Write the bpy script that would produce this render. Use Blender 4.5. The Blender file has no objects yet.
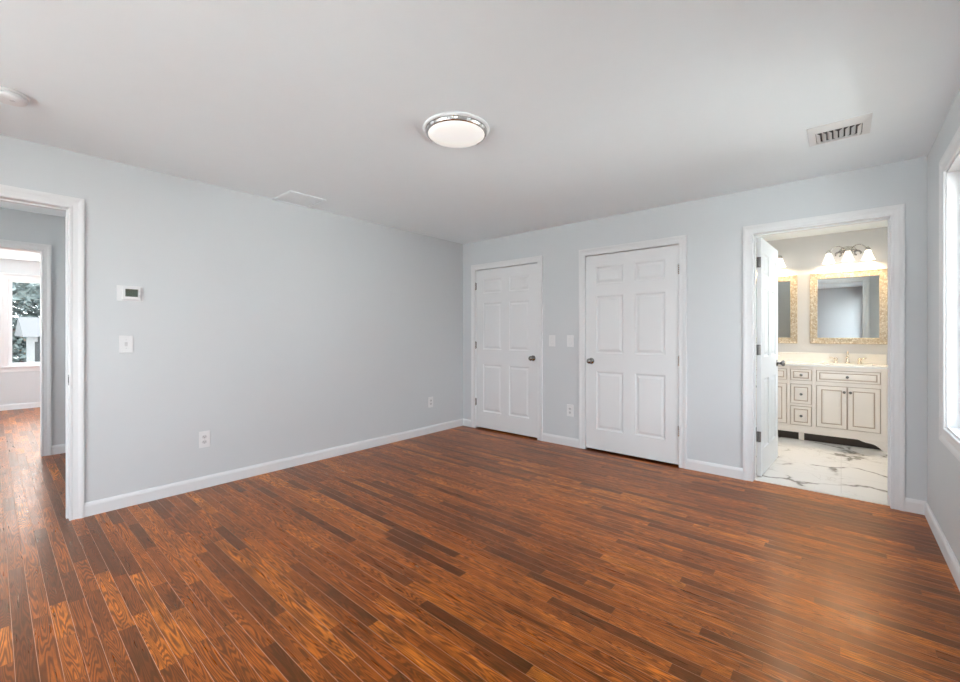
import bpy, bmesh, math, random
from mathutils import Vector, Matrix

random.seed(7)
C = bpy.context.scene.collection
PI = math.pi

# ------------------------------------------------------------------ camera
scene = bpy.context.scene
cam_d = bpy.data.cameras.new('camera')
cam = bpy.data.objects.new('camera', cam_d)
C.objects.link(cam)
scene.camera = cam
cam_d.sensor_fit = 'HORIZONTAL'
cam_d.sensor_width = 36.0
cam_d.lens = 420.327 / 960 * 36.0
cam_d.shift_x = 0.0
cam_d.shift_y = -(341.0 - 333.945) / 960
cam_d.clip_start = 0.02
cam_d.clip_end = 300
cam.location = (0, 0, 1.2303)
cam.rotation_euler = (PI / 2, 0, 0.7098)

# ------------------------------------------------------------------ world (bright overcast sky)
w = bpy.data.worlds.new('overcast_sky')
scene.world = w
w.use_nodes = True
wn = w.node_tree
wn.nodes.clear()
wo = wn.nodes.new('ShaderNodeOutputWorld')
wb = wn.nodes.new('ShaderNodeBackground')
wt = wn.nodes.new('ShaderNodeTexCoord')
ws = wn.nodes.new('ShaderNodeSeparateXYZ')
wr = wn.nodes.new('ShaderNodeValToRGB')
wn.links.new(wt.outputs['Generated'], ws.inputs[0])
wn.links.new(ws.outputs['Z'], wr.inputs[0])
wr.color_ramp.elements[0].position = 0.0
wr.color_ramp.elements[0].color = (0.97, 0.98, 1.0, 1)
wr.color_ramp.elements[1].position = 0.7
wr.color_ramp.elements[1].color = (0.80, 0.89, 1.0, 1)
wn.links.new(wr.outputs[0], wb.inputs[0])
wb.inputs[1].default_value = 7.0
wn.links.new(wb.outputs[0], wo.inputs[0])

# ------------------------------------------------------------------ sun on the far side of the house (lights the ground outside)
sd = bpy.data.lights.new('sun', 'SUN')
sd.energy = 32.0
sd.angle = math.radians(3)
sd.color = (1.0, 0.97, 0.92)
sun = bpy.data.objects.new('sun', sd)
C.objects.link(sun)
sun.location = (0, 20, 20)
sun.rotation_euler = (math.radians(-32), 0, 0)     # shines down and towards -Y, enters no window in view

# ------------------------------------------------------------------ exposure
vs = scene.view_settings
vs.view_transform = 'Standard'
vs.look = 'None'
vs.exposure = 0.43
vs.gamma = 1.0
vs.use_curve_mapping = False
scene.cycles.max_bounces = 14
scene.cycles.diffuse_bounces = 10
scene.cycles.glossy_bounces = 5
scene.cycles.transmission_bounces = 6
scene.cycles.transparent_max_bounces = 16
scene.cycles.caustics_reflective = False
scene.cycles.caustics_refractive = False
scene.cycles.sample_clamp_indirect = 8.0
scene.cycles.use_denoising = True

# ------------------------------------------------------------------ dimensions
L, D, R, H = -3.866, 4.1465, 0.4436, 2.44      # left, door wall, right wall faces, ceiling
WT = 0.12
REAR = -1.3
HALL = -6.10                                    # far face of the hall
FAR = -10.22                                    # far face of the far room
BY = 6.60                                       # bathroom far wall face
OPEN_Z = 2.063                                  # door opening height


def portal(name, loc, rot, sx, sy):
    """daylight sampling aid exactly filling a window opening (emits nothing of its own)"""
    ld = bpy.data.lights.new(name, 'AREA')
    ld.shape = 'RECTANGLE'
    ld.size = sx
    ld.size_y = sy
    ld.cycles.is_portal = True
    o = bpy.data.objects.new(name, ld)
    C.objects.link(o)
    o.location = loc
    o.rotation_euler = rot
    return o


# ------------------------------------------------------------------ node helpers
def mat(name):
    m = bpy.data.materials.new(name)
    m.use_nodes = True
    nt = m.node_tree
    return m, nt, nt.nodes['Principled BSDF']


def node(nt, kind, ins=None, **props):
    n = nt.nodes.new(kind)
    for k, v in props.items():
        setattr(n, k, v)
    if ins:
        for k, v in ins.items():
            s = n.inputs[k]
            if isinstance(v, bpy.types.NodeSocket):
                nt.links.new(v, s)
            else:
                s.default_value = v
    return n


def mth(nt, op, a, b=0.0, c=None):
    ins = {0: a, 1: b}
    if c is not None:
        ins[2] = c
    return node(nt, 'ShaderNodeMath', ins, operation=op).outputs[0]


def ramp(nt, fac, stops, interp='LINEAR'):
    n = node(nt, 'ShaderNodeValToRGB', {0: fac})
    cr = n.color_ramp
    cr.interpolation = interp
    while len(cr.elements) < len(stops):
        cr.elements.new(0.5)
    for e, (p, c) in zip(cr.elements, stops):
        e.position = p
        e.color = (c[0], c[1], c[2], 1) if not isinstance(c, (int, float)) else (c, c, c, 1)
    return n.outputs[0]


def mixc(nt, fac, a, b, mode='MIX'):
    n = node(nt, 'ShaderNodeMix', None, data_type='RGBA', blend_type=mode)
    for s, v in ((n.inputs[0], fac), (n.inputs[6], a), (n.inputs[7], b)):
        if isinstance(v, bpy.types.NodeSocket):
            nt.links.new(v, s)
        elif isinstance(v, (tuple, list)):
            s.default_value = (v[0], v[1], v[2], 1)
        else:
            s.default_value = v
    return n.outputs[2]


def simple(name, col, rough=0.5, metal=0.0, bump=0.0, bscale=200.0, var=0.0, coat=0.0):
    m, nt, b = mat(name)
    b.inputs['Roughness'].default_value = rough
    b.inputs['Metallic'].default_value = metal
    b.inputs['Coat Weight'].default_value = coat
    tc = node(nt, 'ShaderNodeTexCoord').outputs['Object']
    nz = node(nt, 'ShaderNodeTexNoise', {'Vector': tc, 'Scale': bscale, 'Detail': 3.0}).outputs[0]
    if var:
        lo = tuple(c * (1 - var) for c in col)
        hi = tuple(min(1, c * (1 + var)) for c in col)
        big = node(nt, 'ShaderNodeTexNoise', {'Vector': tc, 'Scale': bscale * 0.05 + 1, 'Detail': 4.0}).outputs[0]
        nt.links.new(mixc(nt, big, lo, hi), b.inputs['Base Color'])
    else:
        b.inputs['Base Color'].default_value = (*col, 1)
    if bump:
        bp = node(nt, 'ShaderNodeBump', {'Height': nz, 'Strength': bump, 'Distance': 0.002})
        nt.links.new(bp.outputs[0], b.inputs['Normal'])
    return m


M = {}
M['wall'] = simple('grey_wall_paint', (0.645, 0.668, 0.682), 0.6, bump=0.12, bscale=260, var=0.01)
M['ceiling'] = simple('white_ceiling_paint', (0.885, 0.935, 0.96), 0.8, bump=0.15, bscale=180, var=0.01)
M['bath_wall'] = simple('pale_bathroom_paint', (0.66, 0.655, 0.65), 0.6, bump=0.1, bscale=260, var=0.01)
M['trim'] = simple('white_trim_paint', (0.785, 0.79, 0.795), 0.55, bump=0.05, bscale=90)
M['door'] = simple('white_door_paint', (0.785, 0.795, 0.80), 0.45, bump=0.06, bscale=120)
M['plastic'] = simple('white_plastic', (0.80, 0.805, 0.81), 0.4)
M['plastic_edge'] = simple('off_white_plastic', (0.66, 0.66, 0.67), 0.45)
M['slot'] = simple('dark_slot', (0.05, 0.05, 0.05), 0.6)
M['nickel'] = simple('satin_nickel', (0.60, 0.58, 0.55), 0.25, 1.0)
M['dark_nickel'] = simple('dark_nickel', (0.24, 0.23, 0.22), 0.22, 1.0)
M['lcd'] = simple('grey_green_screen', (0.09, 0.115, 0.09), 0.2)
M['lcd_seg'] = simple('screen_segment', (0.02, 0.03, 0.02), 0.3)
M['vent'] = simple('white_vent_metal', (0.78, 0.78, 0.775), 0.4)
M['under_shade'] = simple('under_vanity_shade', (0.05, 0.035, 0.025), 0.6)
M['duct'] = simple('dark_duct', (0.07, 0.07, 0.07), 0.8)
M['cream'] = simple('antique_white_lacquer', (0.85, 0.78, 0.71), 0.35, bump=0.05, bscale=80, var=0.03)
M['glaze'] = simple('umber_glaze', (0.50, 0.39, 0.31), 0.5)
M['counter'] = simple('cream_marble', (0.84, 0.82, 0.78), 0.15, var=0.08, bscale=120)
M['ceramic'] = simple('white_ceramic', (0.85, 0.85, 0.83), 0.1)
M['faucet'] = simple('champagne_nickel', (0.78, 0.70, 0.60), 0.25, 1.0)
M['black_rubber'] = simple('black_gasket', (0.03, 0.03, 0.03), 0.6)
M['bark'] = simple('tree_bark', (0.09, 0.065, 0.045), 0.9, bump=0.5, bscale=20, var=0.3)
M['leaf'] = simple('green_foliage', (0.045, 0.062, 0.060), 0.6, var=0.5, bscale=60)
M['leaf_pale'] = simple('pale_foliage', (0.042, 0.055, 0.045), 0.6, var=0.5, bscale=60)
M['roof'] = simple('grey_shingles', (0.011, 0.012, 0.014), 0.9, bump=0.4, bscale=30, var=0.2)
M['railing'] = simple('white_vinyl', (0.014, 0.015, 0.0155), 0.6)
M['absorber'] = simple('dark_bounce_absorber', (0.10, 0.095, 0.085), 0.95, bump=0.5, bscale=30, var=0.3)
M['lawn'] = simple('lawn_and_paving', (0.52, 0.53, 0.52), 0.95, var=0.2, bscale=3)


def mirror_mat():
    m, nt, b = mat('mirror_silver')
    b.inputs['Base Color'].default_value = (0.74, 0.77, 0.78, 1)
    b.inputs['Metallic'].default_value = 1.0
    b.inputs['Roughness'].default_value = 0.01
    return m


def glass_mat():
    m, nt, b = mat('window_glass')
    nt.nodes.remove(b)
    tr = node(nt, 'ShaderNodeBsdfTransparent', {0: (0.96, 0.98, 0.98, 1)})
    gl = node(nt, 'ShaderNodeBsdfGlossy', {'Color': (1, 1, 1, 1), 'Roughness': 0.02})
    fr = node(nt, 'ShaderNodeFresnel', {'IOR': 1.45})
    bf = node(nt, 'ShaderNodeNewGeometry').outputs['Backfacing']
    fac = mth(nt, 'MULTIPLY', fr.outputs[0], mth(nt, 'SUBTRACT', 1.0, bf))
    mx = node(nt, 'ShaderNodeMixShader', {0: fac, 1: tr.outputs[0], 2: gl.outputs[0]})
    nt.links.new(mx.outputs[0], nt.nodes['Material Output'].inputs[0])
    return m


def glow(name, col, strength, base=(0.9, 0.88, 0.84)):
    m, nt, b = mat(name)
    b.inputs['Base Color'].default_value = (*base, 1)
    b.inputs['Roughness'].default_value = 0.25
    b.inputs['Emission Color'].default_value = (*col, 1)
    b.inputs['Emission Strength'].default_value = strength
    return m


for k_ in ('trim', 'door'):
    M[k_].node_tree.nodes['Principled BSDF'].inputs['Specular IOR Level'].default_value = 0.3
M['mirror'] = mirror_mat()
M['glass'] = glass_mat()
M['dome'] = glow('frosted_dome_glass', (1.0, 0.985, 0.95), 0.26)
M['shade'] = glow('lit_bell_glass', (1.0, 0.90, 0.78), 1.6)
M['bulb'] = glow('lit_bulb', (1.0, 0.74, 0.44), 240.0)
M['bath_fill'] = glow('bathroom_fill_glow', (1.0, 0.93, 0.84), 13.0)


def wood_mat():
    m, nt, b = mat('oak_strip_floor')
    tc = node(nt, 'ShaderNodeTexCoord').outputs['Object']
    sp = node(nt, 'ShaderNodeSeparateXYZ', {0: tc})
    x, y = sp.outputs[0], sp.outputs[1]
    PW = 0.0572
    v = mth(nt, 'DIVIDE', y, PW)
    row = mth(nt, 'FLOOR', v)
    fy = mth(nt, 'FRACT', v)
    r1 = node(nt, 'ShaderNodeTexWhiteNoise', {'W': mth(nt, 'ADD', row, 0.37)}, noise_dimensions='1D').outputs['Value']
    r2 = node(nt, 'ShaderNodeTexWhiteNoise', {'W': mth(nt, 'ADD', row, 91.7)}, noise_dimensions='1D').outputs['Value']
    Lr = mth(nt, 'MULTIPLY_ADD', r2, 0.55, 0.42)
    t = mth(nt, 'ADD', mth(nt, 'DIVIDE', x, Lr), mth(nt, 'MULTIPLY', r1, 37.0))
    # uneven board lengths within a row
    t = mth(nt, 'ADD', t, mth(nt, 'MULTIPLY', mth(nt, 'SINE', mth(nt, 'MULTIPLY', t, 2.1)), 0.33))
    bi = mth(nt, 'FLOOR', t)
    fx = mth(nt, 'FRACT', t)
    idv = node(nt, 'ShaderNodeCombineXYZ', {0: row, 1: bi, 2: 3.3}).outputs[0]
    wn_ = node(nt, 'ShaderNodeTexWhiteNoise', {'Vector': idv}, noise_dimensions='3D')
    rid, rcol = wn_.outputs['Value'], wn_.outputs['Color']
    rs = node(nt, 'ShaderNodeSeparateColor', {0: rcol})
    ra, rb, rc = rs.outputs[0], rs.outputs[1], rs.outputs[2]
    base = ramp(nt, rid, [(0.0, (0.115, 0.017, 0.004)), (0.13, (0.17, 0.031, 0.006)), (0.34, (0.31, 0.064, 0.008)),
                          (0.60, (0.45, 0.105, 0.011)), (0.84, (0.58, 0.148, 0.014)), (1.0, (0.76, 0.235, 0.024))])
    # cathedral grain: iso-lines of a stretched noise
    gx = mth(nt, 'MULTIPLY_ADD', ra, 40.0, mth(nt, 'MULTIPLY', x, 1.5))
    gy = mth(nt, 'MULTIPLY_ADD', rb, 40.0, mth(nt, 'MULTIPLY', y, 24.0))
    gv = node(nt, 'ShaderNodeCombineXYZ', {0: gx, 1: gy, 2: mth(nt, 'MULTIPLY', rc, 9.0)}).outputs[0]
    gn = node(nt, 'ShaderNodeTexNoise', {'Vector': gv, 'Scale': 1.0, 'Detail': 1.5, 'Roughness': 0.45}).outputs[0]
    rings = mth(nt, 'SINE', mth(nt, 'MULTIPLY', gn, mth(nt, 'MULTIPLY_ADD', rc, 110.0, 90.0)))
    rings = ramp(nt, mth(nt, 'MULTIPLY_ADD', rings, 0.5, 0.5), [(0.0, 1.0), (0.38, 0.75), (0.72, 0.0), (1.0, 0.0)])
    # fine pores
    pv = node(nt, 'ShaderNodeCombineXYZ', {0: mth(nt, 'MULTIPLY', x, 22.0), 1: mth(nt, 'MULTIPLY', y, 520.0), 2: rid}).outputs[0]
    pores = node(nt, 'ShaderNodeTexNoise', {'Vector': pv, 'Scale': 1.0, 'Detail': 2.0}).outputs[0]
    pores = ramp(nt, pores, [(0.40, 0.0), (0.62, 1.0)])
    # slow mottling along a board
    mv = node(nt, 'ShaderNodeCombineXYZ', {0: mth(nt, 'MULTIPLY_ADD', rb, 20.0, mth(nt, 'MULTIPLY', x, 5.0)),
                                         1: mth(nt, 'MULTIPLY', y, 18.0), 2: ra}).outputs[0]
    mott = node(nt, 'ShaderNodeTexNoise', {'Vector': mv, 'Scale': 1.0, 'Detail': 3.0}).outputs[0]
    c = mixc(nt, mth(nt, 'MULTIPLY', rings, 0.95), base, (0.20, 0.12, 0.10), 'MULTIPLY')
    c = mixc(nt, mth(nt, 'MULTIPLY', pores, 0.65), c, (0.42, 0.34, 0.28), 'MULTIPLY')
    mr = ramp(nt, mott, [(0.25, (0.38, 0.30, 0.27)), (0.5, (1.0, 1.0, 1.0)), (0.75, (1.45, 1.55, 1.5))])
    c = mixc(nt, 1.0, c, mr, 'MULTIPLY')
    # seams: bevel glint painted in as pale lines between strips, dark butt ends
    dy = mth(nt, 'MULTIPLY', mth(nt, 'MINIMUM', fy, mth(nt, 'SUBTRACT', 1.0, fy)), PW)
    seam = ramp(nt, mth(nt, 'MULTIPLY', dy, 400.0), [(0.18, 1.0), (0.50, 0.0)])
    sn = node(nt, 'ShaderNodeTexNoise', {'Vector': tc, 'Scale': 0.9, 'Detail': 2.0}).outputs[0]
    seam_glint = mixc(nt, ramp(nt, sn, [(0.40, 0.0), (0.60, 1.0)]), (0.40, 0.17, 0.09), (0.66, 0.36, 0.24))
    c = mixc(nt, mth(nt, 'MULTIPLY', seam, 0.95), c, seam_glint)
    dx = mth(nt, 'MULTIPLY', mth(nt, 'MINIMUM', fx, mth(nt, 'SUBTRACT', 1.0, fx)), Lr)
    butt = ramp(nt, mth(nt, 'MULTIPLY', dx, 400.0), [(0.20, 1.0), (0.6, 0.0)])
    c = mixc(nt, mth(nt, 'MULTIPLY', butt, 0.7), c, (0.035, 0.012, 0.008))
    nt.links.new(c, b.inputs['Base Color'])
    rn = node(nt, 'ShaderNodeTexNoise', {'Vector': gv, 'Scale': 3.0, 'Detail': 2.0}).outputs[0]
    nt.links.new(ramp(nt, rn, [(0.3, 0.27), (0.7, 0.36)]), b.inputs['Roughness'])
    b.inputs['IOR'].default_value = 1.8
    b.inputs['Specular IOR Level'].default_value = 0.85
    b.inputs['Specular Tint'].default_value = (1.0, 0.42, 0.08, 1)
    b.inputs['Coat Weight'].default_value = 0.10
    b.inputs['Coat Roughness'].default_value = 0.055
    # relief: seams, slight cupping and tilt of each board, pores
    tilt = mth(nt, 'MULTIPLY', mth(nt, 'SUBTRACT', fy, 0.5), mth(nt, 'MULTIPLY', mth(nt, 'SUBTRACT', rb, 0.5), 0.9))
    wav = node(nt, 'ShaderNodeTexNoise', {'Vector': mv, 'Scale': 0.8, 'Detail': 1.0}).outputs[0]
    h = mth(nt, 'ADD', mth(nt, 'MULTIPLY', seam, -1.2), mth(nt, 'ADD', tilt, mth(nt, 'MULTIPLY', wav, 0.9)))
    h = mth(nt, 'ADD', h, mth(nt, 'MULTIPLY', pores, -0.10))
    bp = node(nt, 'ShaderNodeBump', {'Height': h, 'Strength': 0.55, 'Distance': 0.0008})
    nt.links.new(bp.outputs[0], b.inputs['Normal'])
    nt.links.new(bp.outputs[0], b.inputs['Coat Normal'])
    return m


def marble_mat():
    m, nt, b = mat('veined_marble_tile')
    tc = node(nt, 'ShaderNodeTexCoord').outputs['Object']
    warp = node(nt, 'ShaderNodeTexNoise', {'Vector': tc, 'Scale': 2.3, 'Detail': 4.0, 'Roughness': 0.6}).outputs['Color']
    off = node(nt, 'ShaderNodeVectorMath', {0: warp, 1: (0.5, 0.5, 0.5)}, operation='SUBTRACT').outputs[0]
    off = node(nt, 'ShaderNodeVectorMath', {0: off, 'Scale': 0.42}, operation='SCALE').outputs[0]
    p = node(nt, 'ShaderNodeVectorMath', {0: tc, 1: off}, operation='ADD').outputs[0]
    vo = node(nt, 'ShaderNodeTexVoronoi', {'Vector': p, 'Scale': 2.1}, feature='DISTANCE_TO_EDGE').outputs[0]
    vein = ramp(nt, vo, [(0.0, 1.0), (0.018, 0.75), (0.045, 0.12), (0.09, 0.0)])
    brk = node(nt, 'ShaderNodeTexNoise', {'Vector': tc, 'Scale': 3.1, 'Detail': 3.0}).outputs[0]
    vein = mth(nt, 'MULTIPLY', vein, ramp(nt, brk, [(0.44, 0.0), (0.56, 1.0)]))
    fine = node(nt, 'ShaderNodeTexVoronoi', {'Vector': p, 'Scale': 6.5}, feature='DISTANCE_TO_EDGE').outputs[0]
    finev = mth(nt, 'MULTIPLY', ramp(nt, fine, [(0.0, 0.5), (0.035, 0.0)]), ramp(nt, brk, [(0.36, 1.0), (0.5, 0.0)]))
    cloud = node(nt, 'ShaderNodeTexNoise', {'Vector': tc, 'Scale': 2.0, 'Detail': 3.0}).outputs[0]
    base = mixc(nt, cloud, (0.90, 0.88, 0.85), (0.83, 0.81, 0.78))
    c = mixc(nt, vein, base, (0.20, 0.18, 0.155))
    c = mixc(nt, finev, c, (0.38, 0.35, 0.31))
    br = node(nt, 'ShaderNodeTexBrick', {'Vector': tc, 'Scale': 1.0, 'Mortar Size': 0.0022, 'Mortar Smooth': 0.0,
                                         'Brick Width': 0.6, 'Row Height': 0.6, 'Color1': (0, 0, 0, 1), 'Color2': (0, 0, 0, 1),
                                         'Mortar': (1, 1, 1, 1)}, offset=0.0)
    c = mixc(nt, mth(nt, 'MULTIPLY', br.outputs['Color'], 0.5), c, (0.55, 0.53, 0.5))
    nt.links.new(c, b.inputs['Base Color'])
    b.inputs['Roughness'].default_value = 0.18
    return m


def frame_mat():
    m, nt, b = mat('shell_mosaic_frame')
    tc = node(nt, 'ShaderNodeTexCoord').outputs['Object']
    mp = node(nt, 'ShaderNodeMapping', {'Vector': tc, 'Scale': (1.0, 1.0, 0.75)}).outputs[0]
    vo = node(nt, 'ShaderNodeTexVoronoi', {'Vector': mp, 'Scale': 62.0})
    ed = node(nt, 'ShaderNodeTexVoronoi', {'Vector': mp, 'Scale': 62.0}, feature='DISTANCE_TO_EDGE').outputs[0]
    s = node(nt, 'ShaderNodeSeparateColor', {0: vo.outputs['Color']}).outputs[0]
    c = ramp(nt, s, [(0.0, (0.38, 0.31, 0.22)), (0.35, (0.47, 0.40, 0.30)), (0.7, (0.55, 0.49, 0.39)), (1.0, (0.66, 0.62, 0.53))])
    c = mixc(nt, ramp(nt, ed, [(0.0, 1.0), (0.09, 0.0)]), c, (0.36, 0.29, 0.21))
    nt.links.new(c, b.inputs['Base Color'])
    b.inputs['Roughness'].default_value = 0.3
    bp = node(nt, 'ShaderNodeBump', {'Height': ed, 'Strength': 0.4, 'Distance': 0.002})
    nt.links.new(bp.outputs[0], b.inputs['Normal'])
    return m


def siding_mat():
    m, nt, b = mat('lap_siding')
    tc = node(nt, 'ShaderNodeTexCoord').outputs['Object']
    z = node(nt, 'ShaderNodeSeparateXYZ', {0: tc}).outputs[2]
    f = mth(nt, 'FRACT', mth(nt, 'DIVIDE', z, 0.12))
    c = ramp(nt, f, [(0.0, (0.012, 0.013, 0.014)), (0.12, (0.026, 0.028, 0.030)), (1.0, (0.028, 0.030, 0.033))])
    nt.links.new(c, b.inputs['Base Color'])
    b.inputs['Roughness'].default_value = 0.7
    return m


M['wood'] = wood_mat()
M['marble'] = marble_mat()
M['frame'] = frame_mat()
M['siding'] = siding_mat()


# ------------------------------------------------------------------ mesh helpers
def box(bm, x0, x1, y0, y1, z0, z1, bev=0.0, mi=0):
    vs_ = [bm.verts.new((x, y, z)) for z in (z0, z1) for x, y in ((x0, y0), (x1, y0), (x1, y1), (x0, y1))]
    fs = [(3, 2, 1, 0), (4, 5, 6, 7), (0, 1, 5, 4), (1, 2, 6, 5), (2, 3, 7, 6), (3, 0, 4, 7)]
    faces = [bm.faces.new([vs_[i] for i in f]) for f in fs]
    for f in faces:
        f.material_index = mi
    if bev > 0:
        ed = list({e for f in faces for e in f.edges})
        bmesh.ops.bevel(bm, geom=ed, offset=bev, segments=2, affect='EDGES', profile=0.6)
    return faces


def lathe(bm, prof, n=32, axis='Z', org=(0, 0, 0), mi=0, smooth=True, sx=1.0, sy=1.0):
    """prof: list of (radius, height); revolved about the axis through org"""
    rings = []
    o = Vector(org)
    for r, h in prof:
        ring = []
        for i in range(n):
            a = 2 * PI * i / n
            if axis == 'Z':
                p = Vector((r * math.cos(a) * sx, r * math.sin(a) * sy, h))
            elif axis == 'Y':   # out of a wall: height runs along -Y
                p = Vector((r * math.cos(a) * sx, -h, r * math.sin(a) * sy))
            else:
                p = Vector((h, r * math.cos(a) * sx, r * math.sin(a) * sy))
            ring.append(bm.verts.new(o + p))
        rings.append(ring)
    for a_, b_ in zip(rings, rings[1:]):
        for i in range(n):
            f = bm.faces.new((a_[i], a_[(i + 1) % n], b_[(i + 1) % n], b_[i]))
            f.smooth = smooth
            f.material_index = mi
    for ring in (rings[0], rings[-1]):
        f = bm.faces.new(ring)
        f.material_index = mi
    return bm


def tube(bm, pts, r, n=10, mi=0, r2=None):
    pts = [Vector(p) for p in pts]
    rings = []
    up = Vector((0.013, 0.021, 1))
    for i, p in enumerate(pts):
        t = (pts[min(i + 1, len(pts) - 1)] - pts[max(i - 1, 0)]).normalized()
        a = t.cross(up)
        if a.length < 0.05:
            a = t.cross(Vector((1, 0, 0)))
        a.normalize()
        b = t.cross(a)
        k = i / (len(pts) - 1)
        rr = r if r2 is None else r + (r2 - r) * k
        rings.append([bm.verts.new(p + a * rr * math.cos(2 * PI * j / n) + b * rr * math.sin(2 * PI * j / n)) for j in range(n)])
    for u, v in zip(rings, rings[1:]):
        for j in range(n):
            f = bm.faces.new((u[j], u[(j + 1) % n], v[(j + 1) % n], v[j]))
            f.smooth = True
            f.material_index = mi
    for ring in (rings[0], rings[-1]):
        bm.faces.new(ring).material_index = mi


def fix(bm):
    bmesh.ops.remove_doubles(bm, verts=bm.verts, dist=1e-5)
    bmesh.ops.recalc_face_normals(bm, faces=bm.faces)


def obj(name, bm, m, parent=None, keep=False):
    if not keep:
        fix(bm)
    me = bpy.data.meshes.new(name)
    bm.to_mesh(me)
    bm.free()
    for mm in (m if isinstance(m, (list, tuple)) else [m]):
        me.materials.append(mm)
    o = bpy.data.objects.new(name, me)
    C.objects.link(o)
    if parent is not None:
        o.parent = parent
    return o


def tag(o, label, cat, group=None, kind=None):
    o['label'] = label
    o['category'] = cat
    if group:
        o['group'] = group
    if kind:
        o['kind'] = kind
    return o


def thing(name, label, cat, loc=(0, 0, 0), rotz=0.0, group=None, kind=None):
    o = bpy.data.objects.new(name, None)
    C.objects.link(o)
    o.empty_display_size = 0.05
    o.location = loc
    o.rotation_euler = (0, 0, rotz)
    return tag(o, label, cat, group, kind)


def copy_tree(o, parent=None):
    c = o.copy()
    C.objects.link(c)
    if parent is not None:
        c.parent = parent
    for ch in [k for k in bpy.data.objects if k.parent == o]:
        if ch != c:
            copy_tree(ch, c)
    return c


def slab_with_holes(u0, u1, z0, z1, t0, t1, holes):
    """upright slab, local x = u, y from t0 to t1, z up, with rectangular holes"""
    bm = bmesh.new()
    us = sorted({u0, u1, *[h[0] for h in holes], *[h[1] for h in holes]})
    zs = sorted({z0, z1, *[max(z0, h[2]) for h in holes], *[h[3] for h in holes]})
    us = [u for u in us if u0 <= u <= u1]
    zs = [z for z in zs if z0 <= z <= z1]

    def solid(i, j):
        if i < 0 or j < 0 or i >= len(us) - 1 or j >= len(zs) - 1:
            return False
        cu, cz = (us[i] + us[i + 1]) / 2, (zs[j] + zs[j + 1]) / 2
        return not any(h[0] < cu < h[1] and h[2] < cz < h[3] for h in holes)

    def q(*p):
        bm.faces.new([bm.verts.new(c) for c in p])
    for i in range(len(us) - 1):
        for j in range(len(zs) - 1):
            if not solid(i, j):
                continue
            a, b, c, d = us[i], us[i + 1], zs[j], zs[j + 1]
            q((a, t0, c), (b, t0, c), (b, t0, d), (a, t0, d))
            q((a, t1, c), (a, t1, d), (b, t1, d), (b, t1, c))
            if not solid(i - 1, j):
                q((a, t0, c), (a, t0, d), (a, t1, d), (a, t1, c))
            if not solid(i + 1, j):
                q((b, t0, c), (b, t1, c), (b, t1, d), (b, t0, d))
            if not solid(i, j - 1):
                q((a, t0, c), (a, t1, c), (b, t1, c), (b, t0, c))
            if not solid(i, j + 1):
                q((a, t0, d), (b, t0, d), (b, t1, d), (a, t1, d))
    return bm


def sweep(bm, path, prof, closed, y0=0.0, sgn=-1.0, mi=0):
    """path: corners of the INNER edge in (u,z); prof: (w outward from the inner edge, thickness); mitred corners"""
    n = len(path)
    P = [Vector(p) for p in path]
    offs = []
    for i in range(n):
        def nrm(a, b):
            d = (b - a).normalized()
            return Vector((-d.y, d.x))
        if closed or 0 < i < n - 1:
            n1 = nrm(P[i - 1], P[i])
            n2 = nrm(P[i], P[(i + 1) % n])
            k = (n1 + n2)
            k = k / max(1e-6, k.dot(n1))
        elif i == 0:
            k = nrm(P[0], P[1])
        else:
            k = nrm(P[-2], P[-1])
        offs.append(k)
    rings = []
    for p, k in zip(P, offs):
        rings.append([bm.verts.new((p.x + k.x * w_, y0 + sgn * t, p.y + k.y * w_)) for w_, t in prof])
    m_ = len(prof)
    rng = range(n) if closed else range(n - 1)
    for i in rng:
        a, b = rings[i], rings[(i + 1) % n]
        for j in range(m_):
            f = bm.faces.new((a[j], a[(j + 1) % m_], b[(j + 1) % m_], b[j]))
            f.material_index = mi
    if not closed:
        bm.faces.new(rings[0])
        bm.faces.new(rings[-1])


CASING = [(0.0, 0.0), (0.0, 0.009), (0.004, 0.012), (0.012, 0.012), (0.016, 0.010), (0.040, 0.012), (0.050, 0.017),
          (0.058, 0.019), (0.068, 0.019), (0.070, 0.017), (0.070, 0.0)]


def wide(prof, w_):
    return [(a * w_ / 0.070, t) for a, t in prof]


def grooved_face(bm, W0, W1, Z0, Z1, panels, y=0.0, sgn=-1.0, prof=None, groove=()):
    """a flat front face at y with raised-and-fielded panels sunk into it"""
    prof = prof or [(0.0, 0.0), (0.005, -0.008), (0.014, -0.012), (0.020, -0.012), (0.042, -0.003)]
    us = sorted({W0, W1, *[p[0] for p in panels], *[p[1] for p in panels]})
    zs = sorted({Z0, Z1, *[p[2] for p in panels], *[p[3] for p in panels]})
    for i in range(len(us) - 1):
        for j in range(len(zs) - 1):
            cu, cz = (us[i] + us[i + 1]) / 2, (zs[j] + zs[j + 1]) / 2
            if any(p[0] < cu < p[1] and p[2] < cz < p[3] for p in panels):
                continue
            bm.faces.new([bm.verts.new(c) for c in ((us[i], y, zs[j]), (us[i + 1], y, zs[j]), (us[i + 1], y, zs[j + 1]), (us[i], y, zs[j + 1]))])
    for (a, b, c, d) in panels:
        prev = None
        for k, (ins, dep) in enumerate(prof):
            yy = y + sgn * dep
            ring = [bm.verts.new(q) for q in ((a + ins, yy, c + ins), (b - ins, yy, c + ins), (b - ins, yy, d - ins), (a + ins, yy, d - ins))]
            if prev:
                for s in range(4):
                    f = bm.faces.new((prev[s], prev[(s + 1) % 4], ring[(s + 1) % 4], ring[s]))
                    if k in groove:
                        f.material_index = 1
            prev = ring
        bm.faces.new(prev)


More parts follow.
